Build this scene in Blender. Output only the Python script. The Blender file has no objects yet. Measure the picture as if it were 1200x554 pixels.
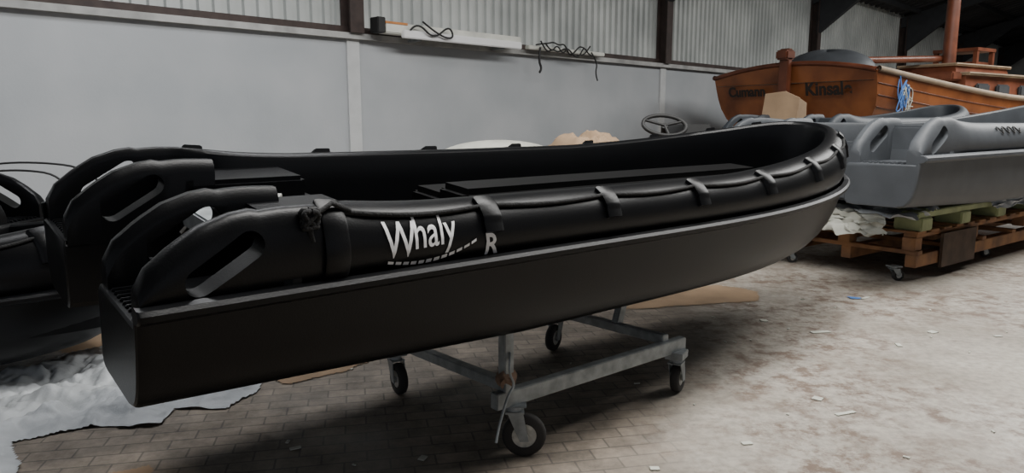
import bpy, bmesh, math, random
from mathutils import Vector, Matrix, Euler, noise
random.seed(7)
scene=bpy.context.scene
COL=scene.collection

# ---------------------------------------------------------------- materials
def mat(name,col,rough=0.6,metal=0.0,var=0.15,scale=6.0,bump=0.0,bscale=60.0,spec=0.5,col2=None,detail=6):
    m=bpy.data.materials.new(name); m.use_nodes=True
    nt=m.node_tree; b=nt.nodes['Principled BSDF']
    b.inputs['Roughness'].default_value=rough; b.inputs['Metallic'].default_value=metal
    b.inputs['Specular IOR Level'].default_value=spec
    tc=nt.nodes.new('ShaderNodeTexCoord')
    n=nt.nodes.new('ShaderNodeTexNoise'); n.inputs['Scale'].default_value=scale; n.inputs['Detail'].default_value=detail
    nt.links.new(tc.outputs['Object'],n.inputs['Vector'])
    r=nt.nodes.new('ShaderNodeValToRGB')
    c2=col2 if col2 else tuple(c*(1-var) for c in col)
    c1=col if col2 else tuple(min(1,c*(1+var)) for c in col)
    r.color_ramp.elements[0].color=(*c2,1); r.color_ramp.elements[1].color=(*c1,1)
    r.color_ramp.elements[0].position=0.35; r.color_ramp.elements[1].position=0.65
    nt.links.new(n.outputs['Fac'],r.inputs['Fac']); nt.links.new(r.outputs['Color'],b.inputs['Base Color'])
    if bump>0:
        n2=nt.nodes.new('ShaderNodeTexNoise'); n2.inputs['Scale'].default_value=bscale; n2.inputs['Detail'].default_value=4
        nt.links.new(tc.outputs['Object'],n2.inputs['Vector'])
        bp=nt.nodes.new('ShaderNodeBump'); bp.inputs['Strength'].default_value=bump; bp.inputs['Distance'].default_value=0.01
        nt.links.new(n2.outputs['Fac'],bp.inputs['Height']); nt.links.new(bp.outputs['Normal'],b.inputs['Normal'])
    return m
M_black=mat('black_polyethylene',(0.0022,0.0024,0.003),0.36,var=0.1,bump=0.08,bscale=150,spec=0.24)
M_blackin=mat('black_polyethylene_inside',(0.0028,0.0028,0.003),0.45,var=0.1,spec=0.18)
M_grey=mat('grey_polyethylene',(0.060,0.066,0.074),0.55,var=0.1,bump=0.1,bscale=120)
M_dgrey=mat('dark_grey_polyethylene',(0.030,0.036,0.044),0.55,var=0.1,bump=0.1,bscale=120)
M_white=mat('white_vinyl',(0.8,0.8,0.8),0.5,var=0.02)
M_rope=mat('black_rope',(0.010,0.010,0.010),0.9,var=0.2,bump=0.8,bscale=90)
M_galv=mat('galvanised_steel',(0.24,0.26,0.265),0.5,0.4,var=0.25,scale=14)
M_rubber=mat('castor_rubber',(0.025,0.023,0.022),0.8)
M_hub=mat('castor_hub',(0.42,0.42,0.39),0.5,0.3,var=0.25,scale=30)
M_rust=mat('rusty_steel',(0.20,0.13,0.09),0.8,0.2,var=0.3,scale=20)
M_conc=mat('painted_concrete',(0.41,0.425,0.44),0.85,var=0.0,col2=(0.345,0.365,0.382),scale=0.9,bump=0.15,bscale=30)
M_band=mat('pale_render',(0.50,0.51,0.51),0.85,var=0.05)
M_sill=mat('sill_concrete',(0.36,0.36,0.35),0.9,var=0.25,scale=3)
M_clad=mat('corrugated_cladding',(0.58,0.60,0.58),0.5,0.1,col2=(0.38,0.40,0.39),scale=0.7)
M_steelbr=mat('brown_steel',(0.045,0.030,0.026),0.7,var=0.25)
M_dark=mat('dark_steel',(0.03,0.032,0.036),0.7)
M_roof=mat('dark_roof_sheet',(0.05,0.05,0.055),0.8,var=0.3,scale=1.0)
M_wood=mat('pallet_timber',(0.32,0.155,0.065),0.75,var=0.0,col2=(0.15,0.075,0.038),scale=5)
M_wooddk=mat('dark_timber',(0.07,0.045,0.03),0.8,var=0.3)
M_ink=mat('dark_sign_paint',(0.02,0.015,0.012),0.7)
M_green=mat('green_painted_timber',(0.26,0.29,0.15),0.7,var=0.25,scale=4)
M_varn=mat('varnished_planks',(0.31,0.105,0.034),0.38,var=0.0,col2=(0.16,0.050,0.018),scale=2.5)
M_mahog=mat('mahogany',(0.14,0.044,0.022),0.4,var=0.3,scale=4)
M_tan=mat('tan_canvas',(0.34,0.26,0.18),0.7,var=0.15)
M_canvas=mat('white_canvas',(0.48,0.48,0.42),0.8,var=0.1)
M_sheet=mat('white_polythene_sheet',(0.42,0.44,0.455),0.5,var=0.10,bump=0.6,bscale=18)
M_card=mat('cardboard',(0.28,0.19,0.115),0.85,var=0.2,scale=3)
M_cable=mat('black_cable',(0.014,0.014,0.014),0.6)
M_blue=mat('blue_rope',(0.08,0.2,0.5),0.8)
M_lamp=mat('fixture_enamel',(0.62,0.62,0.56),0.5,var=0.15,scale=3)
M_orange=mat('orange_plastic',(0.5,0.2,0.06),0.6)

# ---------------------------------------------------------------- helpers
def finish(me,angle=35):
    bm=bmesh.new(); bm.from_mesh(me); bmesh.ops.recalc_face_normals(bm,faces=bm.faces); bm.to_mesh(me); bm.free()
    me.polygons.foreach_set('use_smooth',[True]*len(me.polygons))
    try: me.set_sharp_from_angle(angle=math.radians(angle))
    except Exception: pass
    me.update()
def mesh(name,vs,fs,m=None,parent=None,angle=35,mw=None):
    me=bpy.data.meshes.new(name); me.from_pydata([tuple(v) for v in vs],[],fs); me.update()
    finish(me,angle)
    if m: me.materials.append(m)
    o=bpy.data.objects.new(name,me); COL.objects.link(o)
    if mw is not None: o.matrix_world=mw
    if parent: o.parent=parent
    return o
def empty(name,mw=None):
    o=bpy.data.objects.new(name,None); COL.objects.link(o); o.empty_display_size=0.2
    if mw is not None: o.matrix_world=mw
    return o
def boxdata(lo,hi,bev=0.0,R=None):
    bm=bmesh.new(); bmesh.ops.create_cube(bm,size=1)
    for v in bm.verts:
        v.co=Vector([(lo[i]+hi[i])/2+v.co[i]*(hi[i]-lo[i]) for i in range(3)])
    if bev>0: bmesh.ops.bevel(bm,geom=bm.edges[:],offset=bev,segments=2,affect='EDGES')
    if R is not None: bmesh.ops.transform(bm,matrix=R,verts=bm.verts)
    bm.verts.index_update()
    vs=[v.co.copy() for v in bm.verts]; fs=[[v.index for v in f.verts] for f in bm.faces]; bm.free()
    return vs,fs
def cyldata(p,q,r,seg=16,r2=None,cap=True):
    p=Vector(p);q=Vector(q);d=(q-p).normalized(); r2=r if r2 is None else r2
    u=d.orthogonal().normalized(); w=d.cross(u)
    vs=[];fs=[]
    for c,rr in((p,r),(q,r2)):
        for i in range(seg):
            t=2*math.pi*i/seg; vs.append(c+u*math.cos(t)*rr+w*math.sin(t)*rr)
    for i in range(seg):
        j=(i+1)%seg; fs.append([i,j,seg+j,seg+i])
    if cap: fs.append(list(range(seg))); fs.append(list(range(2*seg-1,seg-1,-1)))
    return vs,fs
def beamdata(p,q,w,h,up=Vector((0,0,1)),bev=0.0):
    p=Vector(p);q=Vector(q);d=(q-p);L=d.length;d.normalize()
    s=up.cross(d).normalized(); u=d.cross(s)
    R=Matrix((( d.x,s.x,u.x,p.x),(d.y,s.y,u.y,p.y),(d.z,s.z,u.z,p.z),(0,0,0,1)))
    return boxdata((0,-w/2,-h/2),(L,w/2,h/2),bev,R)
class MB:
    def __init__(s): s.v=[];s.f=[]
    def add(s,d):
        o=len(s.v); s.v+=[Vector(x) for x in d[0]]; s.f+=[[i+o for i in f] for f in d[1]]; return s
    def obj(s,name,m,parent=None,angle=35,mw=None): return mesh(name,s.v,s.f,m,parent,angle,mw)
def box(name,lo,hi,m,parent=None,bev=0.0,R=None,mw=None):
    d=boxdata(lo,hi,bev,R); return mesh(name,d[0],d[1],m,parent,mw=mw)
def loft(secs,closed=True,caps=True):
    vs=[];fs=[];n=len(secs[0])
    for s in secs: vs+=s
    for i in range(len(secs)-1):
        for j in range(n if closed else n-1):
            k=(j+1)%n
            fs.append([i*n+j,i*n+k,(i+1)*n+k,(i+1)*n+j])
    if caps and closed:
        fs.append(list(range(n))); fs.append([(len(secs)-1)*n+j for j in range(n-1,-1,-1)])
    return vs,fs
def tube(name,pts,r,m,parent=None,cyc=False,kind='POLY'):
    cu=bpy.data.curves.new(name,'CURVE'); cu.dimensions='3D'; cu.bevel_depth=r; cu.bevel_resolution=2
    if kind=='POLY':
        sp=cu.splines.new('POLY'); sp.points.add(len(pts)-1)
        for i,p in enumerate(pts): sp.points[i].co=(*p,1)
    else:
        sp=cu.splines.new('NURBS'); sp.points.add(len(pts)-1)
        for i,p in enumerate(pts): sp.points[i].co=(*p,1)
        sp.order_u=3; sp.use_endpoint_u=True; sp.resolution_u=6
    sp.use_cyclic_u=cyc; cu.materials.append(m)
    o=bpy.data.objects.new(name,cu); COL.objects.link(o)
    if parent: o.parent=parent
    return o
def lerp_t(tab,x):
    if x<=tab[0][0]: return tab[0][1]
    for (x0,y0),(x1,y1) in zip(tab,tab[1:]):
        if x<=x1: return y0+(y1-y0)*(x-x0)/(x1-x0)
    return tab[-1][1]
def smooth_t(tab,x,e=0.06):
    return sum(lerp_t(tab,x+e*k) for k in(-2,-1,0,1,2))/5

# ---------------------------------------------------------------- moulded workboat (local: x fwd, y port(far), z up)
Z0=0.65; LB=3.08; WB=0.785; AS=-2.13
TT=[(-2.13,1.09),(-2.10,1.15),(-2.03,1.21),(-1.95,1.262),(-1.86,1.293),(-1.75,1.31),(-1.55,1.298),(-1.2,1.262),(0,1.256),(1.0,1.26),(1.55,1.288),(2.0,1.325),(2.5,1.38),(2.8,1.43),(3.1,1.49)]
def Wf(a):
    if a<=0: return WB+0.002*a*a
    u=min(1,a/LB); return WB*math.sqrt(max(0,1-u**2.9))
def Tf(a): return lerp_t(TT,a) if a<-1.8 else smooth_t(TT,a,0.08)
def Rf(a): return 1.032+(0.0028*a**3 if a>0 else 0)
def kf(a): return 1.0 if a>-1.42 else (0.46 if a<-1.64 else 0.46+0.54*(a+1.64)/0.22)
def Pt(a,side,o,z):
    if a>0: return Vector((a*(1-1.15*o/LB),side*Wf(a)*(1-o/WB),z-Z0))
    return Vector((a,side*(Wf(a)-o),z-Z0))
RP=[(0.034,0.0),(0.022,0.08),(0.008,0.2),(0.0,0.36),(0.005,0.52),(0.018,0.68),(0.037,0.80),(0.060,0.90),(0.088,0.965),(0.118,0.995),(0.148,1.0),(0.170,0.985),(0.185,0.94),(0.192,0.85)]
def ringpt(a,side,h,off=0.0):
    for (o0,h0),(o1,h1) in zip(RP,RP[1:]):
        if h<=h1:
            t=(h-h0)/(h1-h0); o=o0+(o1-o0)*t; break
    else: o=0.19
    R,T=Rf(a),Tf(a)
    dz=off*max(0,(h-0.4))*1.4
    return Pt(a,side,o-off*max(0.1,1-max(0,h-0.5)*1.6),R+h*(T-R)+dz)
def stations(a0,side=None):
    A=[]; a=a0
    while a<-0.01:
        A.append(a); a+=0.06 if a>-1.5 else 0.03
    B=[LB*math.sin(math.radians(d)) for d in range(0,91,3)]
    h=A+B
    full=[(x,-1) for x in h]+[(x,1) for x in reversed(h[:-1])]
    return full
CI=0.30
def build_boat_meshes():
    secs=[]
    for a,s in stations(AS):
        R,T=Rf(a),Tf(a);k=kf(a)
        if a<-1.64: k=0.50
        sec=[Pt(a,s,o*k,R+h*(T-R)) for o,h in RP]
        zb=0.86 if a>-1.64 else 0.97
        ztop=R+0.85*(T-R)
        for f in(0.33,0.66,1.0): sec.append(Pt(a,s,0.197*k,ztop+(zb-ztop)*f))
        sec.append(Pt(a,s,0.05*k,min(zb,R-0.03)))
        secs.append(sec)
    d=loft(secs)
    ring=mesh('ring',d[0],d[1])
    fins=[]
    for s in(-1,1):
        secs=[]; a=AS
        while a<-1.55:
            T=Tf(a)-0.005
            pts=[(0.0,0.97),(0.0,T-0.05),(0.01,T-0.02),(0.03,T),(0.06,T),(0.08,T-0.02),(0.09,T-0.05),(0.09,0.97)]
            secs.append([Vector((a,s*(CI+y),z-Z0)) for y,z in pts]); a+=0.03
        d=loft(secs); fins.append(mesh('fin',d[0],d[1]))
    cutters=[]
    for s in(-1,1):
        ca,cz=-1.888,1.152; L=0.090;r=0.044;ang=math.radians(32)
        out=[]
        for i in range(11):
            t=-math.pi/2+math.pi*i/10; out.append((L+r*math.cos(t),r*math.sin(t)))
        for i in range(11):
            t=math.pi/2+math.pi*i/10; out.append((-L+r*math.cos(t),r*math.sin(t)))
        P=[]
        for x,y in out: P.append((ca+x*math.cos(ang)-y*math.sin(ang),cz+x*math.sin(ang)+y*math.cos(ang)-Z0))
        secs=[[Vector((x,s*0.2,z)) for x,z in P],[Vector((x,s*0.95,z)) for x,z in P]]
        d=loft(secs); cutters.append(mesh('cut',d[0],d[1]))
    res=[]
    for ob,cs in((ring,cutters),(fins[0],cutters[:1]),(fins[1],cutters[1:])):
        for c in cs:
            md=ob.modifiers.new('b','BOOLEAN'); md.operation='DIFFERENCE'; md.object=c; md.solver='EXACT'
        bpy.context.view_layer.update()
        dg=bpy.context.evaluated_depsgraph_get()
        e=ob.evaluated_get(dg).to_mesh()
        res.append(([v.co.copy() for v in e.vertices],[list(p.vertices) for p in e.polygons]))
    for ob in [ring]+fins+cutters: bpy.data.objects.remove(ob)
    H=MB()
    for r in res: H.add(r)
    LV=[(0.0,0.0,-0.026),(-0.014,-0.034,-0.022),(-0.020,-0.050,-0.010),(-0.020,-0.050,0.008),(-0.014,-0.034,0.020),(0.0,0.0,0.026),(0.006,0.006,0.08),(0.016,0.012,0.15),(0.035,0.022,0.22),(0.065,0.04,0.29),(0.10,0.065,0.34),(0.14,0.10,0.372),(0.19,0.16,0.388),(0.26,0.35,0.395),(0.30,0.6,0.40),(0.33,0.85,0.41),(0.34,1.0,0.43)]
    NS=13
    def dk(a): return 0.84+0.16*min(1,(a+2.1)/1.5) if a<0 else 1.0+0.12*(a/LB)**2
    def low(a,s,l,ex=0.0):
        ea,ec,dz=l
        k=dk(a) if dz>0.03 else 1
        return Vector((a*(1-ea) if a>0 else a, s*Wf(a)*(1-ec-ex), Rf(a)-dz*k-Z0))
    st=stations(AS)
    def end(s,dx,dy,dz): return [low(AS,s,l)+Vector((dx,-s*dy,dz if l[2]>0.3 else 0)) for l in LV[:NS]]
    H.add(loft([end(-1,-0.014,0.012,0.006),end(-1,-0.009,0.003,0.002)]+[[low(a,s,l) for l in LV[:NS]] for a,s in st]+[end(1,-0.009,0.003,0.002),end(1,-0.014,0.012,0.006)],closed=False))
    H.add(loft([[low(a,s,l) for l in LV[NS-1:]] for a,s in stations(-1.68)],closed=False))
    Ft=[(-2.13,0.995),(-1.705,1.0),(-1.69,1.23),(-1.5,1.235)]
    for s in(-1,1):
        secs=[]
        A=[AS-0.014,AS-0.008]+[-2.10+0.03*i for i in range(16)]
        for i,a in enumerate(A):
            aa=max(a,AS); ins=0.012 if i==0 else 0.004
            sec=[]
            for l in LV[:NS]:
                v=low(aa,s,l); v.x=a; v.y-=s*ins
                if l[2]>0.3: v.z+=ins*0.5
                sec.append(v)
            zb=sec[-1].z; q=0.008 if i==0 else 0
            sec.append(Vector((a,s*(CI+0.07),zb-0.002))); sec.append(Vector((a,s*(CI+0.02+q),zb+0.005))); sec.append(Vector((a,s*(CI+q),zb+0.03)))
            F=lerp_t(Ft,a)-Z0-q
            sec.append(Vector((a,s*(CI+q),F-0.02))); sec.append(Vector((a,s*(CI+0.015+q),F)))
            sec.append(Vector((a,s*(Wf(aa)-0.03),F)))
            secs.append(sec)
        H.add(loft(secs))
        for k in range(8):
            y=CI+0.115+0.036*k
            y0,y1=sorted((s*(y-0.008),s*(y+0.008)))
            H.add(boxdata((-2.125,y0,0.343),(-1.98,y1,0.356),0.003))
    H.add(boxdata((-1.72,-0.32,0.03),(-1.60,0.32,0.47),0.02))
    for s in(-1,1):
        y0,y1=sorted((s*0.30,s*0.65)); H.add(boxdata((-1.70,y0,0.25),(-1.34 if s<0 else -1.14,y1,0.595 if s<0 else 0.555),0.02))
    H2=MB()
    st=stations(-1.62)
    fl=[Pt(a,s,0.19,0.885) for a,s in st]
    H2.add((fl,[list(range(len(fl)))]))
    H2.add(boxdata((-1.34,-0.58,0.2),(-1.05,0.58,0.44),0.02))
    H2.add(boxdata((-0.66,-0.32,0.2),(1.75,-0.08,0.565),0.03))
    H2.add(boxdata((-0.60,-0.08,0.2),(1.60,0.25,0.49),0.03))
    bl=[(a,s) for a,s in st if a>2.0]
    top=[Pt(a,s,0.188,1.04) for a,s in bl]; bot=[Pt(a,s,0.188,0.88) for a,s in bl]
    n=len(bl); H2.add((top+bot,[list(range(n))]+[[i,i+1,n+i+1,n+i] for i in range(n-1)]+[[n-1,0,n,2*n-1]]))
    S=MB()
    strapA=[-1.53,-0.87,-0.18,0.50,1.18,1.84,2.40,2.80]
    for a0 in strapA:
        for s in(-1,1):
            e=0.01; sl=(Wf(a0+e)-Wf(a0-e))/(2*e); da=0.044/math.sqrt(1+sl*sl)
            hmin=0.02 if a0<-1.4 else 0.50
            hmax=0.97
            hs=[hmin,hmin+0.02]+[hmin+0.02+(hmax-hmin-0.02)*i/12 for i in range(1,13)]
            secs=[]
            for h in hs:
                off=0.004 if h==hmin else 0.020
                if h>0.7: off=0.028
                row=[ringpt(a0-da,s,h,-0.01),ringpt(a0-da,s,h,off*0.8),ringpt(a0-da*0.8,s,h,off),ringpt(a0+da*0.8,s,h,off),ringpt(a0+da,s,h,off*0.8),ringpt(a0+da,s,h,-0.01)]
                secs.append(row)
            S.add(loft(secs))
    return H,H2,S,strapA
BH,BI,BS,strapA=build_boat_meshes()
def boat(name,matn,mw,matin=None,rope=True,straps=True):
    E=empty(name,mw)
    BH.obj('hull_shell',matn,E,angle=32)
    BI.obj('cockpit_floor_and_seats',matin or matn,E)
    if straps: BS.obj('rope_straps',matn,E,angle=50)
    if rope:
        for s,nm in((-1,'grab_rope_near'),(1,'grab_rope_far')):
            pts=[]
            for i,(x0,x1) in enumerate(zip(strapA,strapA[1:])):
                for k in range(8):
                    t=k/8; a=x0+(x1-x0)*t
                    h=0.89-0.05*math.sin(math.pi*t)
                    pts.append(ringpt(a,s,h,0.013))
            pts.append(ringpt(strapA[-1],s,0.89,0.013))
            tube(nm,pts,0.009,M_rope,E)
    return E
def frame(x,y,z,yaw,heel=0,sc=1,pitch=0):
    return Matrix.Translation((x,y,z))@Matrix.Rotation(math.radians(yaw),4,'Z')@Matrix.Rotation(math.radians(heel),4,'X')@Matrix.Rotation(math.radians(pitch),4,'Y')@Matrix.Scale(sc,4)

YAW=37.0
main=boat('black_workboat',M_black,frame(0.06,3.97,0.655,40,5.8),M_blackin)
kp=ringpt(-1.62,-1,0.80,0.03)
pts=[]
for i in range(60):
    t=i/59*math.pi*2*5
    pts.append(kp+Vector((0.026*math.sin(t*1.3),-0.010+0.014*math.cos(t*0.7),0.028*math.cos(t))))
tube('rope_knot',pts,0.009,M_rope,main)
tube('rope_tail',[ringpt(-1.62,-1,0.80,0.02),ringpt(-1.53,-1,0.9,0.05),ringpt(-1.46,-1,0.88,0.02)],0.009,M_rope,main)
tube('rope_drop',[kp,kp+Vector((0.0,-0.015,-0.04)),kp+Vector((0.01,-0.01,-0.075))],0.009,M_rope,main)

def decal(txt,a0,h0,size,skewx=0.15,sx=1.0,sy=1.0,rise=0.0,name='decal',off=0.012):
    cu=bpy.data.curves.new('t','FONT'); cu.body=txt; cu.size=1
    cu.offset=off
    o=bpy.data.objects.new('t',cu); COL.objects.link(o); bpy.context.view_layer.update()
    e=o.evaluated_get(bpy.context.evaluated_depsgraph_get()).to_mesh()
    bm=bmesh.new(); bm.from_mesh(e); bpy.data.objects.remove(o)
    for i in range(-6,22):
        bmesh.ops.bisect_plane(bm,geom=bm.verts[:]+bm.edges[:]+bm.faces[:],plane_co=(0,i*0.05,0),plane_no=(0,1,0))
    for v in bm.verts:
        x,y=v.co.x,v.co.y
        a=a0+(x*sx+y*skewx)*size; h=h0+(y*sy)*size/0.24+rise*x
        v.co=ringpt(a,-1,max(0.02,min(0.97,h)),0.004)
    bmesh.ops.triangulate(bm,faces=bm.faces)
    me=bpy.data.meshes.new(name); bm.to_mesh(me); bm.free(); me.materials.append(M_white)
    ob=bpy.data.objects.new(name,me); COL.objects.link(ob); ob.parent=main
decal('W',-1.35,0.28,0.145,0.0,0.86,1.20,0,'lettering_w',0.006)
decal('haly',-1.232,0.38,0.135,0.0,0.88,1.20,0.03,'lettering_haly',0.006)
decal('R',-0.905,0.12,0.105,-0.12,1.05,1.22,0,'lettering_r',0.022)
D=MB()
n=12
for i in range(n):
    t0=i/n; t1=t0+0.72/n
    def cv(t): return -1.335+0.39*t, 0.21-0.11*math.sin(t*math.pi*0.9)+0.26*t*t
    w=0.034*(1-0.75*abs(t0-0.45))
    r=[]
    for t in(t0,t1):
        a,h=cv(t); r+= [ringpt(a,-1,h-w,0.005),ringpt(a,-1,h,0.005),ringpt(a,-1,h+w,0.005)]
    D.add((r,[[0,3,4,1],[1,4,5,2]]))
D.obj('lettering_underline_dashes',M_white,main)
box('engine_pad',(-1.74,-0.16,0.40),(-1.58,0.16,0.485),M_galv,main,0.008)
mb=MB(); mb.add(beamdata((-1.62,-0.22,0.47),(-1.45,-0.10,0.56),0.05,0.012)); mb.add(beamdata((-1.66,0.12,0.48),(-1.72,0.22,0.36),0.04,0.012))
mb.obj('steel_brackets',M_hub,main)

# ---------------------------------------------------------------- castor + trolley
def castor(parent,p,top,ang,r=0.088,nm='castor'):
    x,y,z=p; R=Matrix.Translation((x,y,0))@Matrix.Rotation(math.radians(ang),4,'Z')
    def tr(d): return [R@v for v in d[0]],d[1]
    prof=[(-0.022,0.55*r),(-0.024,0.86*r),(-0.018,0.96*r),(0,r),(0.018,0.96*r),(0.024,0.86*r),(0.022,0.55*r)]
    secs=[]
    for i in range(28):
        t=2*math.pi*i/28
        secs.append([Vector((rr*math.cos(t),yy,r+rr*math.sin(t))) for yy,rr in prof])
    secs.append(secs[0]); d=loft(secs,True,False)
    MB().add(tr(d)).obj(nm+'_tyre',M_rubber,parent,50)
    h=MB(); h.add(tr(cyldata((0,-0.018,r),(0,0.018,r),0.62*r,24))); h.add(tr(cyldata((0,-0.036,r),(0,0.036,r),0.2*r,12)))
    h.obj(nm+'_hub',M_hub,parent)
    f=MB()
    for s in(-1,1):
        q=[Vector((-0.02,s*0.032,r*0.8)),Vector((0.02,s*0.032,r*0.8)),Vector((0.075,s*0.032,2.12*r)),Vector((0.005,s*0.032,2.12*r))]
        q2=[v+Vector((0,s*0.005,0)) for v in q]
        f.add(tr(loft([q,q2])))
    f.add(tr(boxdata((0.0,-0.038,2.08*r),(0.085,0.038,2.16*r))))
    f.add(tr(cyldata((0.045,0,2.14*r),(0.045,0,2.5*r),0.034,20,0.028)))
    f.add(tr(boxdata((-0.01,-0.05,2.42*r),(0.10,0.05,max(top,2.46*r)),0.003)))
    f.obj(nm+'_fork',M_galv,parent)
TR=empty('boat_trolley',frame(0.15,3.85,0,40.5))
hl,hw=0.60,0.49; zt=0.25
F=MB()
F.add(beamdata((-hl-0.12,-hw,zt+0.035),(hl+0.03,-hw,zt+0.025),0.05,0.075,bev=0.004))
F.add(beamdata((-hl-0.04,hw,zt+0.03),(hl+0.04,hw,zt+0.03),0.05,0.06,bev=0.004))
for x in(-hl-0.02,hl-0.12):
    F.add(beamdata((x,-hw,zt+0.075),(x,hw,zt+0.055),0.05,0.05,bev=0.004))
F.obj('frame_rails',M_galv,TR)
P=MB()
P.add(beamdata((-hl-0.05,-hw,zt),(-hl-0.05,-hw,0.60),0.05,0.05,up=Vector((1,0,0)),bev=0.003))
P.add(beamdata((-hl+0.02,hw,zt),(-hl+0.02,hw,0.66),0.045,0.045,up=Vector((1,0,0))))
P.add(beamdata((hl-0.12,-hw+0.36,zt+0.05),(hl-0.02,-hw+0.36,0.60),0.045,0.045,up=Vector((1,0,0))))
P.add(beamdata((hl-0.16,hw-0.1,zt+0.05),(hl-0.10,hw-0.1,0.65),0.045,0.045,up=Vector((1,0,0))))
P.add(beamdata((-hl-0.05,-hw-0.01,0.59),(-hl+0.02,hw,0.665),0.06,0.03))
P.obj('support_posts',M_galv,TR)
castor(TR,(-hl+0.03,-hw-0.03,0),zt,140,0.101,nm='castor_1')
castor(TR,(hl+0.0,-hw,0),zt,200,0.086,nm='castor_2')
castor(TR,(-hl+0.0,hw,0),zt,80,nm='castor_3')
castor(TR,(hl-0.02,hw,0),zt,20,nm='castor_4')
m=MB(); m.add(cyldata((-hl-0.05,-hw-0.028,0.40),(-hl-0.05,-hw+0.028,0.36),0.036,12)); m.add(cyldata((-hl-0.06,-hw-0.026,0.36),(-hl-0.04,-hw+0.028,0.385),0.036,12)); m.obj('rope_lashing',M_rust,TR)
tube('tie_rope',[(-hl-0.05,-hw-0.03,0.50),(-hl-0.08,-hw-0.05,0.42),(-hl-0.04,-hw-0.05,0.36),(-hl-0.08,-hw-0.05,0.32),(-hl-0.12,-hw-0.06,0.25),(-hl-0.16,-hw-0.08,0.20),(-hl-0.19,-hw-0.1,0.15)],0.006,M_galv,TR,kind='NURBS')

# ---------------------------------------------------------------- other moulded boats
g=boat('grey_workboat',M_grey,frame(4.84,8.27,0.70,YAW,0,1.26),rope=False,straps=False)
g2=boat('grey_workboat',M_dgrey,frame(5.02,10.66,0.92,YAW,0,1.0),rope=False,straps=False)
pts=[]
random.seed(11)
for k in range(16): pts.append(ringpt(-0.9+0.03*k,-1,0.75+0.14*math.sin(k*1.7),0.012))
tube('loose_line',pts,0.005,M_cable,g,kind='NURBS')
m=MB()
for x in(-1.3,0.2,1.8):
    m.add(boxdata((x-0.08,-0.6,-0.92),(x+0.08,0.6,0.01)))
m.obj('support_blocks',M_wooddk,g2)
b2=boat('black_dinghy',M_black,frame(-5.25,3.95,0.14,4,0),M_blackin)
b3=boat('black_dinghy',M_black,frame(-5.35,4.25,0.50,178,0,1.0),M_blackin)

# ---------------------------------------------------------------- pallet cart
PC=empty('wheeled_pallet_cart',frame(3.70,6.62,0,YAW))
m=MB()
for y in(0.0,0.62,1.25): m.add(boxdata((0,y-0.05,0.14),(4.2,y+0.05,0.26),0.005))
for x in(0.05,0.75,1.5,2.3,3.1,4.1): m.add(boxdata((x-0.05,-0.06,0.26),(x+0.05,1.33,0.30),0.004))
m.obj('lower_timbers',M_wood,PC)
m=MB()
for x in(0.05,1.3,2.7,4.05):
    for y in(0.02,0.64,1.24): m.add(boxdata((x-0.07,y-0.06,0.30),(x+0.07,y+0.06,0.42),0.004))
for y in(0.02,0.64,1.24): m.add(boxdata((0,y-0.06,0.42),(4.2,y+0.06,0.455),0.004))
for i in range(16): m.add(boxdata((0.0+i*0.27,-0.05,0.455),(0.17+i*0.27,1.32,0.478),0.003))
m.obj('upper_pallet_boards',M_wood,PC)
box('dark_plywood_panel',(0.45,-0.09,0.10),(1.2,-0.062,0.43),M_wooddk,PC)
m=MB()
for x in(0.15,1.0,1.9,2.9,3.8):
    for y in(0.1,1.1): m.add(boxdata((x-0.11,y-0.16,0.478),(x+0.11,y+0.1,0.60),0.01))
for y in(0.05,1.1): m.add(boxdata((0.0,y-0.09,0.60),(4.2,y+0.07,0.66),0.008))
for x in(0.3,1.3,2.3,3.3): m.add(boxdata((x-0.06,0,0.605),(x+0.06,1.25,0.67),0.008))
m.obj('green_bearers',M_green,PC)
for i,(x,y) in enumerate(((0.0,0.1),(0.0,1.2),(2.0,0.1),(4.0,0.1))):
    castor(PC,(x,y,0),0.145,150,0.055,nm='castor_%d'%(i+1))

# ---------------------------------------------------------------- crumpled sheets
def pip(x,y,poly):
    c=False;n=len(poly)
    for i in range(n):
        x1,y1=poly[i];x2,y2=poly[(i+1)%n]
        if (y1>y)!=(y2>y) and x<(x2-x1)*(y-y1)/(y2-y1)+x1: c=not c
    return c
def edist(x,y,poly):
    b=9;n=len(poly)
    for i in range(n):
        x1,y1=poly[i];x2,y2=poly[(i+1)%n]
        t=max(0,min(1,((x-x1)*(x2-x1)+(y-y1)*(y2-y1))/((x2-x1)**2+(y2-y1)**2)))
        b=min(b,math.hypot(x-x1-t*(x2-x1),y-y1-t*(y2-y1)))
    return b
def sheet(name,poly,m,z0=0.003,amp=0.05,step=0.03,fr=3.0,thick=0):
    xs=[p[0] for p in poly];ys=[p[1] for p in poly]
    nx=int((max(xs)-min(xs))/step)+2; ny=int((max(ys)-min(ys))/step)+2
    idx={};vs=[];fs=[]
    def V(i,j):
        if (i,j) not in idx:
            x=min(xs)+i*step;y=min(ys)+j*step
            r=abs(noise.noise(Vector((x*fr,y*fr,1.3))))*1.0+0.5*abs(noise.noise(Vector((x*fr*2.6,y*fr*2.6,4.3))))+0.25*abs(noise.noise(Vector((x*fr*6,y*fr*6,9))))
            r*=0.15+0.85*min(1,edist(x,y,poly)/0.18)
            x+=0.02*noise.noise(Vector((x*9,y*9,7)));y+=0.02*noise.noise(Vector((x*9,y*9,17)))
            idx[(i,j)]=len(vs);vs.append(Vector((x,y,z0+amp*r)))
        return idx[(i,j)]
    for i in range(nx):
        for j in range(ny):
            cx=min(xs)+(i+.5)*step;cy=min(ys)+(j+.5)*step
            wob=0.06*noise.noise(Vector((cx*3,cy*3,0)))
            if pip(cx+wob,cy+wob,poly): fs.append([V(i,j),V(i+1,j),V(i+1,j+1),V(i,j+1)])
    return mesh(name,vs,fs,m,angle=60)
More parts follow.
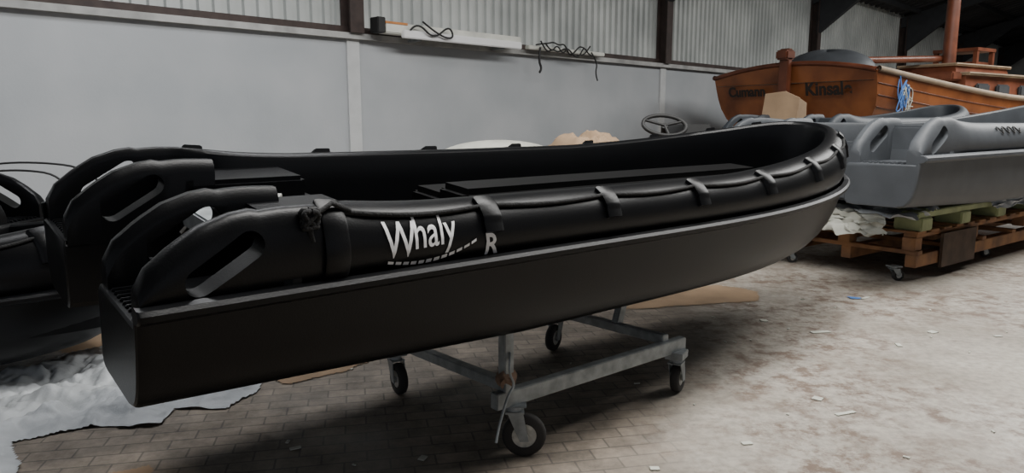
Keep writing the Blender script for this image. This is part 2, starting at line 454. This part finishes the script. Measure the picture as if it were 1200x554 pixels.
sheet('plastic_sheet',[(-3.6,3.7),(-2.99,4.15),(-2.75,4.65),(-2.0,4.3),(-1.47,4.15),(-1.42,3.85),(-1.5,3.6),(-1.75,3.62),(-1.72,3.42),(-2.1,3.36),(-2.33,3.22),(-2.12,2.9),(-2.1,2.5),(-3.0,2.4),(-3.6,2.6)],M_sheet,0.004,0.12,0.014,3.4)
sheet('cardboard_sheet',[(-1.30,3.95),(-0.95,4.25),(-0.75,4.65),(-1.2,4.9),(-1.6,4.35)],M_card,0.004,0.02,0.02,1.0)
sheet('cardboard_sheet',[(0.85,5.6),(2.05,5.9),(2.15,6.2),(1.9,6.5),(1.1,6.3)],M_card,0.004,0.02,0.02,1.0)
sheet('plywood_offcut',[(-2.75,4.2),(-2.4,4.5),(-2.7,4.8),(-3.2,4.5)],M_card,0.1,0.02,0.03,1.0)
sheet('paper_scrap',[(-1.86,2.86),(-1.60,2.98),(-1.5,2.86),(-1.72,2.74)],M_card,0.003,0.02,0.01)
S=MB()
lit=[(1.72,3.55,0.12,0.025,20),(1.66,3.75,0.05,0.05,50),(2.2,5.0,0.14,0.04,10),(3.0,6.0,0.1,0.03,40),(0.62,2.95,0.04,0.03,0),(2.6,4.7,0.07,0.03,80),(3.0,5.0,0.06,0.05,30),(1.1,3.2,0.05,0.03,10),(1.9,5.3,0.05,0.05,0),(3.4,4.9,0.05,0.03,0),(-1.0,3.15,0.05,0.02,30),(-0.4,3.05,0.04,0.03,70)]
random.seed(21)
for k in range(45):
    lit.append((random.uniform(-1.2,4.2),random.uniform(2.9,6.3),random.uniform(0.008,0.035),random.uniform(0.006,0.015),random.uniform(0,180)))
for (x,y,w,h,r) in lit:
    R=Matrix.Translation((x,y,0.004))@Matrix.Rotation(math.radians(r),4,'Z')
    S.add(boxdata((-w/2,-h/2,-0.003),(w/2,h/2,0.003),0,R))
S.obj('floor_litter',M_canvas)
sheet('blue_wrapper',[(2.85,5.95),(2.96,5.96),(2.94,6.03),(2.86,6.04)],M_blue,0.003,0.06,0.008,12)
def drape(name,p,dx,dy,m,amp=0.06,seed=0):
    vs=[];fs=[];n=24
    for i in range(n+1):
        for j in range(n+1):
            q=Vector(p)+Vector(dx)*(i/n)+Vector(dy)*(j/n)
            q+=Vector((noise.noise(Vector((i*.3,j*.3,seed))),noise.noise(Vector((i*.3,j*.3,seed+5))),noise.noise(Vector((i*.35,j*.35,seed+9)))))*amp
            vs.append(q)
    for i in range(n):
        for j in range(n): fs.append([i*(n+1)+j,(i+1)*(n+1)+j,(i+1)*(n+1)+j+1,i*(n+1)+j+1])
    return mesh(name,vs,fs,m,PC,60)
drape('sheet_over_pallet',(-0.15,-0.05,0.63),(0.0,1.3,0.0),(0.6,0.0,0.03),M_sheet,0.07,1)
drape('sheet_hanging_end',(-0.12,0.2,0.63),(0.0,0.9,0.02),(-0.12,-0.05,-0.20),M_canvas,0.07,3)
drape('sheet_hanging_side',(1.5,-0.04,0.69),(1.5,0.0,0.0),(0.05,-0.09,-0.10),M_sheet,0.04,4)

# ---------------------------------------------------------------- wooden boat
WS=1.49
WBT=empty('varnished_wooden_boat',frame(5.28,14.2,-0.84,33,0,WS))
ZF=0.84/WS
L=7.5
def wb(x):
    t=x/L; return 1.20+0.34*math.sin(min(1,t*1.15)*math.pi*0.55) if t<0.55 else (1.535)*(1-((t-0.55)/0.45)**2.2)**0.7 if t<1 else 0.0
def sh(x): t=x/L; return 2.13-0.36*math.sin(min(1,t*1.3)*math.pi*0.62)+0.8*max(0,t-0.35)**1.5
def bot(x): t=x/L; return 0.95+0.2*(1-t)*(1-t)-0.1*math.sin(t*3.1)+0.8*max(0,t-0.8)
secs=[]
prof=[(1.0,1.0),(0.995,0.86),(0.985,0.72),(0.96,0.58),(0.90,0.44),(0.79,0.31),(0.62,0.19),(0.40,0.10),(0.18,0.04),(0.03,0.0)]
N=30
for i in range(N+1):
    x=L*i/N*0.995; w=wb(x);a=sh(x);b=bot(x)
    half=[Vector((x+(1-pz)*0.25*(1 if i==0 else max(0,1-i/6)),py*w,b+(a-b)*pz)) for py,pz in prof]
    secs.append(half+[Vector((v.x,-v.y,v.z)) for v in reversed(half)])
d=loft(secs,closed=False,caps=False)
hull=mesh('planked_hull',d[0],d[1],M_varn,WBT,50)
tv=secs[0]; top=[Vector((tv[0].x-0.01,y*wb(0),sh(0)+0.13*(1-y*y))) for y in [ -1+0.1*k for k in range(21)]]
poly=[v+Vector((-0.01,0,0)) for v in tv]+top[1:-1]
poly2=[v+Vector((0.05,0,0)) for v in poly]
d=loft([poly,poly2]); mesh('transom_panel',d[0],d[1],M_varn,WBT,30)
for s in(-1,1):
    tube('gunwale_%s'%('near' if s<0 else 'far'),[(L*i/N*0.995,s*(wb(L*i/N*0.995)+0.015),sh(L*i/N*0.995)+0.02) for i in range(N+1)],0.035,M_tan if s<0 else M_mahog,WBT)
    for kk,pz in enumerate((0.86,0.72,0.58,0.44)):
        py=dict((b,a) for a,b in prof)[pz]
        tube('plank_seam_%d_%s'%(kk,'n' if s<0 else 'f'),[(L*i/N*0.995+(1-pz)*0.25*max(0,1-i/6),s*(wb(L*i/N*0.995)*py+0.002),bot(L*i/N*0.995)+(sh(L*i/N*0.995)-bot(L*i/N*0.995))*pz) for i in range(N+1)],0.008,M_mahog,WBT)
tube('transom_top_trim',[v+Vector((0,0,0.01)) for v in top],0.03,M_mahog,WBT)
m=MB(); m.add(boxdata((-0.10,-0.07,1.0),(-0.02,0.07,2.46),0.01)); m.add(boxdata((-0.30,-0.035,1.0),(-0.10,0.035,1.9),0.01)); m.add(boxdata((-0.16,-0.09,2.32),(0.02,0.09,2.44),0.02))
m.obj('rudder_and_post',M_mahog,WBT)
dk=[Vector((L*i/N*0.995,-wb(L*i/N*0.995)*0.97,sh(L*i/N*0.995)-0.10)) for i in range(0,N+1)]
dk=dk+[Vector((v.x,-v.y,v.z)) for v in reversed(dk)]
n=N+1
mesh('deck',dk,[[i,i+1,2*n-2-i,2*n-1-i] for i in range(n-1)],M_canvas,WBT)
C=MB()
def frus(x0,x1,y,z0,z1,inx=0.1,iny=0.08):
    v=[Vector(p) for p in((x0,-y,z0),(x1,-y,z0),(x1,y,z0),(x0,y,z0),(x0+inx,-y+iny,z1),(x1-inx,-y+iny,z1),(x1-inx,y-iny,z1),(x0+inx,y-iny,z1))]
    return v,[[0,1,2,3],[4,5,6,7],[0,1,5,4],[1,2,6,5],[2,3,7,6],[3,0,4,7]]
C.add(frus(2.6,5.9,0.95,1.65,2.18)); C.add(frus(3.3,5.0,0.45,2.15,2.36,0.05,0.04)); C.add(boxdata((2.4,-0.85,2.10),(2.65,0.85,2.22),0.02))
C.obj('cabin_sides',M_mahog,WBT)
C=MB(); C.add(boxdata((2.65,-0.96,2.18),(5.85,0.96,2.22),0.02)); C.add(boxdata((3.28,-0.47,2.36),(5.02,0.47,2.40),0.02))
C.obj('cabin_roof',M_tan,WBT)
C=MB()
for x in(2.9,3.5,4.2,4.9): C.add(boxdata((x,-0.955,1.90),(x+0.35,-0.90,2.07),0.02))
C.obj('cabin_windows',M_dark,WBT)
C=MB()
for q in((4.15,-0.3),(4.65,-0.3),(4.15,0.3),(4.65,0.3)): C.add(boxdata((q[0]-0.03,q[1]-0.03,2.40),(q[0]+0.03,q[1]+0.03,2.64)))
C.add(boxdata((4.11,-0.34,2.62),(4.69,0.34,2.67))); C.add(boxdata((4.15,-0.28,2.40),(4.65,0.28,2.46)))
C.obj('skylight_hatch',M_mahog,WBT)
MB().add(cyldata((3.75,-0.1,1.7),(3.75,-0.1,4.4),0.10,20,0.085)).obj('mast',M_mahog,WBT)
MB().add(cyldata((1.3,0.2,2.38),(3.7,0.0,2.50),0.05,12)).obj('boom',M_mahog,WBT)
vs=[];fs=[]
for i in range(13):
    for j in range(24):
        ph=math.pi/2*i/12;t=2*math.pi*j/24
        vs.append(Vector((0.65+0.45*math.cos(ph)*math.cos(t),-0.1+0.68*math.cos(ph)*math.sin(t),1.98+0.48*math.sin(ph)**0.6+0.02*math.sin(t*3))))
for i in range(12):
    for j in range(24):
        k=(j+1)%24; fs.append([i*24+j,i*24+k,(i+1)*24+k,(i+1)*24+j])
mesh('grey_cover',vs,fs,M_grey,WBT,80)
random.seed(3)
for c,mm in enumerate((M_blue,M_canvas)):
    pts=[]
    for k in range(22):
        pts.append((0.45+0.1*c+random.uniform(-.16,.16),-1.25-0.03*random.random(),2.06-0.42*abs(math.sin(k*0.8+c))+random.uniform(-.05,.12)))
    tube('rope_hank_%d'%c,pts,0.007,mm,WBT,kind='NURBS')
def wtext(b,y,z,size,nm):
    cu=bpy.data.curves.new(nm,'FONT'); cu.body=b; cu.size=size; cu.extrude=0.003; cu.offset=0.006; cu.materials.append(M_ink)
    cu.align_x='CENTER'
    o=bpy.data.objects.new(nm,cu); COL.objects.link(o); o.parent=WBT
    o.matrix_local=Matrix(((0,-0.20,-1,-0.015),(-1,0,0,y),(0,1,-0.20,z),(0,0,0,1)))
wtext('Kinsale',-0.60,1.87,0.22,'name_lettering'); wtext('Cumann',0.62,1.88,0.18,'name_lettering_b')
m=MB()
for x in(0.9,3.2,5.4):
    m.add(boxdata((x-0.08,-1.0,ZF),(x+0.08,1.0,ZF+0.12)))
    for s in(-1,1): m.add(beamdata((x,s*0.95,ZF+0.05),(x,s*0.85,1.15),0.1,0.1,up=Vector((1,0,0))))
m.add(boxdata((0.5,-0.1,ZF+0.12),(6.0,0.1,0.98)))
m.obj('cradle_timbers',M_wooddk,WBT)

# ---------------------------------------------------------------- things behind the black boat
CB=MB()
p=[Vector((-1.75,0.42,0.58)),Vector((-1.62,-0.02,0.58)),Vector((-1.60,-0.04,0.86)),Vector((-1.66,0.14,0.95)),Vector((-1.74,0.38,0.92))]
CB.add(loft([p,[v+Vector((0.02,0.0,0)) for v in p]]))
q=[Vector((-1.62,-0.02,0.58)),Vector((-1.35,0.0,0.58)),Vector((-1.36,0.0,0.80)),Vector((-1.60,-0.04,0.86))]
CB.add(loft([q,[v+Vector((0.0,0.015,0)) for v in q]]))
CB.obj('cardboard_box_flaps',M_card,g2)
BK=empty('tool_bench',frame(0.75,6.9,0,40))
m=MB()
m.add(boxdata((-0.45,-0.35,1.12),(1.9,0.35,1.20),0.01))
for x in(-0.38,1.8):
    for y in(-0.28,0.28): m.add(boxdata((x-0.04,y-0.04,0),(x+0.04,y+0.04,1.12)))
m.obj('bench_frame',M_wooddk,BK)
vs=[];fs=[]
for i in range(31):
    for j in range(17):
        x=-0.42+0.75*i/30;y=-0.25+0.5*j/16
        e=max(0,1-((x+0.045)/0.38)**6)*max(0,1-(y/0.26)**6)
        vs.append(Vector((x,y,1.195+e*(0.15+0.11*noise.noise(Vector((x*5,y*5,0)))+0.05*noise.noise(Vector((x*14,y*14,0)))))))
for i in range(30):
    for j in range(16): fs.append([i*17+j,(i+1)*17+j,(i+1)*17+j+1,i*17+j+1])
mesh('hessian_sack',vs,fs,M_card,BK,60)
wc=Vector((1.02,-0.05,1.44))
pts=[wc+Vector((0.19*math.cos(t),-0.12*math.cos(t)+0.06*math.sin(t),0.10*math.sin(t))) for t in [2*math.pi*k/32 for k in range(32)]]
tube('wheel_rim',pts,0.020,M_cable,BK,True)
for k in range(3):
    tube('wheel_spoke_%d'%k,[wc,pts[(k*11+2)%32]],0.014,M_cable,BK)
m=MB(); m.add(cyldata(wc,(1.2,0.10,1.26),0.035,12)); m.add(frus(1.15,1.8,0.16,1.2,1.45,0.10,0.04)); m.obj('helm_console',M_cable,BK)
vs=[];fs=[]
for i in range(11):
    for j in range(32):
        ph=math.pi/2*i/10;t=2*math.pi*j/32
        vs.append(Vector((-0.15+0.75*math.cos(ph)*math.cos(t),8.0+0.4*math.cos(ph)*math.sin(t),0.92+0.36*math.sin(ph)**0.7)))
for i in range(10):
    for j in range(32):
        k=(j+1)%32; fs.append([i*32+j,i*32+k,(i+1)*32+k,(i+1)*32+j])
WT=empty('white_upturned_tender')
mesh('tender_hull',vs,fs,M_canvas,WT,80)
m=MB()
for x in(-0.55,0.3): m.add(boxdata((x-0.06,7.7,0),(x+0.06,8.3,0.94)))
m.obj('tender_trestles',M_wooddk,WT)
WR=empty('wire_hoops')
tube('hoop_1',[(-4.3,5.35,0.0),(-4.2,5.3,1.0),(-3.9,5.3,1.17),(-3.5,5.3,1.20),(-3.05,5.3,1.15),(-2.9,5.3,0.8),(-2.9,5.3,0.0)],0.008,M_cable,WR,kind='NURBS')
tube('hoop_2',[(-4.3,5.25,0.0),(-4.2,5.2,0.9),(-3.9,5.2,1.12),(-3.5,5.2,1.15),(-3.2,5.2,1.10),(-3.05,5.2,0.7),(-3.05,5.2,0.0)],0.008,M_cable,WR,kind='NURBS')

# ---------------------------------------------------------------- building
WM=frame(-5.25,7.35,0,45.5)
box('wall_back',(-14,0,0),(46,0.25,2.60),M_conc,mw=WM)
box('trim_sill',(-14,-0.10,2.60),(46,0.27,2.68),M_sill,mw=WM)
box('trim_flashing',(-14,0.03,2.68),(46,0.10,2.78),M_steelbr,mw=WM)
def corr(name,x0,x1,z0,z1,y,m,pitch=0.19,depth=0.045,mw=None):
    vs=[];fs=[];x=x0
    while x<x1:
        for dx,yy in((0,0),(0.42,0),(0.5,1),(0.92,1)):
            X=x+dx*pitch; Y=y-yy*depth
            vs+= [Vector((X,Y,z0)),Vector((X,Y,z1))]
        x+=pitch
    n=len(vs)//2
    fs=[[2*i,2*i+2,2*i+3,2*i+1] for i in range(n-1)]
    return mesh(name,vs,fs,m,mw=mw,angle=10)
corr('wall_back_cladding',-14,46,2.66,5.3,0.15,M_clad,mw=WM)
cols=[-3.5,4.3,12.1,19.9,27.7,35.5,43.2]
SF=empty('steel_portal_frames',WM)
m=MB()
sl=0.27
for x in cols:
    m.add(boxdata((x-0.11,-0.16,2.68),(x+0.11,-0.13,5.1))); m.add(boxdata((x-0.11,0.06,2.68),(x+0.11,0.09,5.1))); m.add(boxdata((x-0.015,-0.13,2.68),(x+0.015,0.06,5.1)))
m.obj('columns',M_steelbr,SF)
m=MB()
for x in cols:
    m.add(beamdata((x,0.1,4.92),(x,-10.5,4.92+10.6*sl),0.2,0.34,up=Vector((0,0,1))))
    v=[Vector((x+s*0.09,y,z)) for s in(-1,1) for y,z in((-0.1,3.9),(-0.1,5.0),(-1.9,5.3))]
    m.add((v,[[0,1,2],[3,5,4],[0,3,4,1],[1,4,5,2],[2,5,3,0]]))
m.obj('rafters',M_dark,SF)
m=MB()
for k in range(8):
    y=-0.5-k*1.35; m.add(boxdata((-14,y-0.04,5.07-y*sl),(46,y+0.04,5.21-y*sl)))
m.obj('purlins',M_dark,SF)
m=MB()
for x in cols: m.add(boxdata((x-0.10,-0.035,0),(x+0.10,0.0,2.6)))
m.obj('wall_pilasters',M_band,SF)
vs=[];x=-14
while x<46:
    for dx,u in((0,0),(0.4,0),(0.5,1),(0.9,1)):
        X=x+dx*0.5; vs+=[Vector((X,0.3,5.17+u*0.05)),Vector((X,-10.5,5.17+10.8*sl+u*0.05))]
    x+=0.5
mesh('roof_left_slope',vs,[[2*i,2*i+2,2*i+3,2*i+1] for i in range(len(vs)//2-1)],M_roof,mw=WM,angle=10)
vs=[Vector((-14,-10.5,8.1)),Vector((46,-10.5,8.1)),Vector((46,-21,5.3)),Vector((-14,-21,5.3))]
mesh('roof_right_slope',vs,[[0,1,2,3]],M_roof,mw=WM)
box('wall_end',(46,-21,0),(46.25,0.3,2.6),M_conc,mw=WM)
box('wall_end_gable',(46,-21,2.6),(46.2,0.3,8.2),M_clad,mw=WM)
box('wall_right',(8,-21.3,0),(46,-21.05,5.3),M_conc,mw=WM)

LF=empty('fluorescent_light_fitting',WM)
box('casing',(4.62,-0.36,2.69),(7.35,-0.16,2.84),M_lamp,LF,0.015)
box('reflector',(4.9,-0.42,2.64),(7.3,-0.34,2.75),M_white,LF,0.01)
box('orange_tape',(4.62,-0.37,2.82),(5.0,-0.24,2.85),M_orange,LF)
box('end_cap',(4.5,-0.36,2.69),(4.63,-0.16,2.90),M_cable,LF,0.01)
box('bracket_1',(5.2,-0.36,2.62),(5.26,0.02,2.70),M_galv,LF); box('bracket_2',(6.9,-0.36,2.62),(6.96,0.02,2.70),M_galv,LF)
tube('lead',[(5.0,-0.43,2.75),(5.1,-0.46,2.88),(5.4,-0.46,2.64),(5.7,-0.46,2.88),(5.8,-0.46,2.68),(5.5,-0.47,2.70),(5.2,-0.46,2.88)],0.014,M_cable,LF,kind='NURBS')
L2=empty('tube_lamp_bar',WM)
box('bar',(7.65,-0.25,2.68),(9.75,-0.15,2.745),M_lamp,L2,0.01)
random.seed(5)
for k in range(3):
    pts=[(7.8+0.15*i+0.1*k,-0.27-0.02*k,2.72+random.uniform(-0.12,0.13)) for i in range(10)]
    tube('loose_lead_%d'%k,pts,0.013,M_cable,L2,kind='NURBS')
tube('hanging_lead_1',[(7.9,-0.28,2.72),(7.85,-0.28,2.5),(7.95,-0.28,2.36),(7.88,-0.28,2.3)],0.020,M_cable,L2,kind='NURBS')
tube('hanging_lead_2',[(9.3,-0.28,2.72),(9.5,-0.28,2.55),(9.42,-0.28,2.35),(9.5,-0.28,2.22)],0.013,M_cable,L2,kind='NURBS')

# ---------------------------------------------------------------- floor
fm=bpy.data.materials.new('concrete_floor'); fm.use_nodes=True; nt=fm.node_tree; b=nt.nodes['Principled BSDF']
N_=nt.nodes.new; Lk=nt.links.new
tc=N_('ShaderNodeTexCoord')
mp=N_('ShaderNodeMapping'); mp.inputs['Rotation'].default_value=(0,0,math.radians(-12)); Lk(tc.outputs['Object'],mp.inputs['Vector'])
def noise_(sc,det=8,ro=0.6,vec=None):
    n=N_('ShaderNodeTexNoise'); n.inputs['Scale'].default_value=sc; n.inputs['Detail'].default_value=det; n.inputs['Roughness'].default_value=ro; Lk((vec or tc.outputs['Object']),n.inputs['Vector']); return n
def ramp(src,e):
    r=N_('ShaderNodeValToRGB'); cr=r.color_ramp
    while len(cr.elements)<len(e): cr.elements.new(0.5)
    for i,(p,c) in enumerate(e): cr.elements[i].position=p; cr.elements[i].color=(*c,1)
    Lk(src,r.inputs['Fac']); return r
def mix(f,a_,b_,mode='MIX'):
    m_=N_('ShaderNodeMix'); m_.data_type='RGBA'; m_.blend_type=mode
    if isinstance(f,float): m_.inputs[0].default_value=f
    else: Lk(f,m_.inputs[0])
    for i,s_ in((6,a_),(7,b_)):
        if isinstance(s_,tuple): m_.inputs[i].default_value=(*s_,1)
        else: Lk(s_,m_.inputs[i])
    return m_.outputs[2]
base=ramp(noise_(1.3).outputs['Fac'],[(0.3,(0.24,0.21,0.17)),(0.55,(0.37,0.338,0.29)),(0.75,(0.44,0.41,0.36))]).outputs['Color']
fine=ramp(noise_(22,6).outputs['Fac'],[(0.3,(0.66,0.66,0.66)),(0.6,(1,1,1))]).outputs['Color']
base=mix(1.0,base,fine,'MULTIPLY')
brown=ramp(noise_(0.8,10,0.72).outputs['Fac'],[(0.42,(0,0,0)),(0.55,(1,1,1))]).outputs['Color']
spots=ramp(noise_(7,6,0.75).outputs['Fac'],[(0.45,(0,0,0)),(0.59,(0.9,0.9,0.9))]).outputs['Color']
st=mix(1.0,brown,spots,'MULTIPLY')
base=mix(st,base,(0.12,0.078,0.055))
br=N_('ShaderNodeTexBrick'); Lk(mp.outputs['Vector'],br.inputs['Vector'])
br.inputs['Scale'].default_value=1.0; br.inputs['Brick Width'].default_value=0.20; br.inputs['Row Height'].default_value=0.10; br.inputs['Mortar Size'].default_value=0.006; br.inputs['Mortar Smooth'].default_value=0.5
br.inputs['Color1'].default_value=(0.225,0.193,0.16,1); br.inputs['Color2'].default_value=(0.165,0.142,0.118,1); br.inputs['Mortar'].default_value=(0.10,0.088,0.075,1)
bn=ramp(noise_(4,8,0.75).outputs['Fac'],[(0.3,(0.40,0.37,0.35)),(0.5,(0.95,0.92,0.88)),(0.72,(1.6,1.54,1.46))]).outputs['Color']
brc=mix(1.0,br.outputs['Color'],bn,'MULTIPLY')
sx=N_('ShaderNodeSeparateXYZ'); Lk(tc.outputs['Object'],sx.inputs[0])
ma=N_('ShaderNodeMath'); ma.operation='MULTIPLY_ADD'; Lk(sx.outputs['X'],ma.inputs[0]); ma.inputs[1].default_value=0.85; ma.inputs[2].default_value=0
mb_=N_('ShaderNodeMath'); mb_.operation='MULTIPLY_ADD'; Lk(sx.outputs['Y'],mb_.inputs[0]); mb_.inputs[1].default_value=-0.25; Lk(ma.outputs[0],mb_.inputs[2])
mc=N_('ShaderNodeMath'); mc.operation='MULTIPLY_ADD'; Lk(noise_(1.5).outputs['Fac'],mc.inputs[0]); mc.inputs[1].default_value=0.6; Lk(mb_.outputs[0],mc.inputs[2])
mr=N_('ShaderNodeMapRange'); mr.inputs[1].default_value=-0.10; mr.inputs[2].default_value=0.30; Lk(mc.outputs[0],mr.inputs[0])
col=mix(mr.outputs[0],brc,base)
Lk(col,b.inputs['Base Color'])
rr=ramp(noise_(1.1,8,0.6).outputs['Fac'],[(0.35,(0.45,)*3),(0.6,(0.8,)*3)]); Lk(rr.outputs['Color'],b.inputs['Roughness'])
bp=N_('ShaderNodeBump'); bp.inputs['Strength'].default_value=0.35; bp.inputs['Distance'].default_value=0.01
hh=mix(0.5,col,noise_(30,5).outputs['Color']); Lk(hh,bp.inputs['Height']); Lk(bp.outputs['Normal'],b.inputs['Normal'])
mesh('floor',[(-30,-10,0),(60,-10,0),(60,60,0),(-30,60,0)],[[0,1,2,3]],fm)

# ---------------------------------------------------------------- lights, world, camera
def area(name,loc,rot,sx_,sy_,e,c=(1,1,1)):
    l=bpy.data.lights.new(name,'AREA'); l.shape='RECTANGLE'; l.size=sx_; l.size_y=sy_; l.energy=e; l.color=c
    o=bpy.data.objects.new(name,l); COL.objects.link(o); o.location=loc; o.rotation_euler=[math.radians(r) for r in rot]; return o
area('overhead_fill_1',(1.3,3.6,5.9),(0,0,43),5,1.6,610,(1.0,0.985,0.955))  # all four are added area lights below the closed roof, which blocks sky light
area('overhead_fill_2',(7,7,6.4),(0,0,43),8,2.2,740,(1.0,0.985,0.955))
area('overhead_fill_3',(-2.6,5.4,4.9),(0,0,43),5,1.2,200,(0.97,0.98,1.0))
area('overhead_fill_4',(14,15,6.2),(0,0,43),10,2.5,1100,(1,1,0.98))
w=bpy.data.worlds.new('world'); scene.world=w; w.use_nodes=True
w.node_tree.nodes['Background'].inputs[0].default_value=(0.84,0.89,1.0,1); w.node_tree.nodes['Background'].inputs[1].default_value=0.42
cam=bpy.data.cameras.new('camera'); cam.sensor_width=36; cam.lens=850/1200*36
co=bpy.data.objects.new('camera',cam); COL.objects.link(co); co.location=(0,0,1.5); co.rotation_euler=(math.radians(90-9.16),0,0)
cam.clip_end=200
scene.camera=co
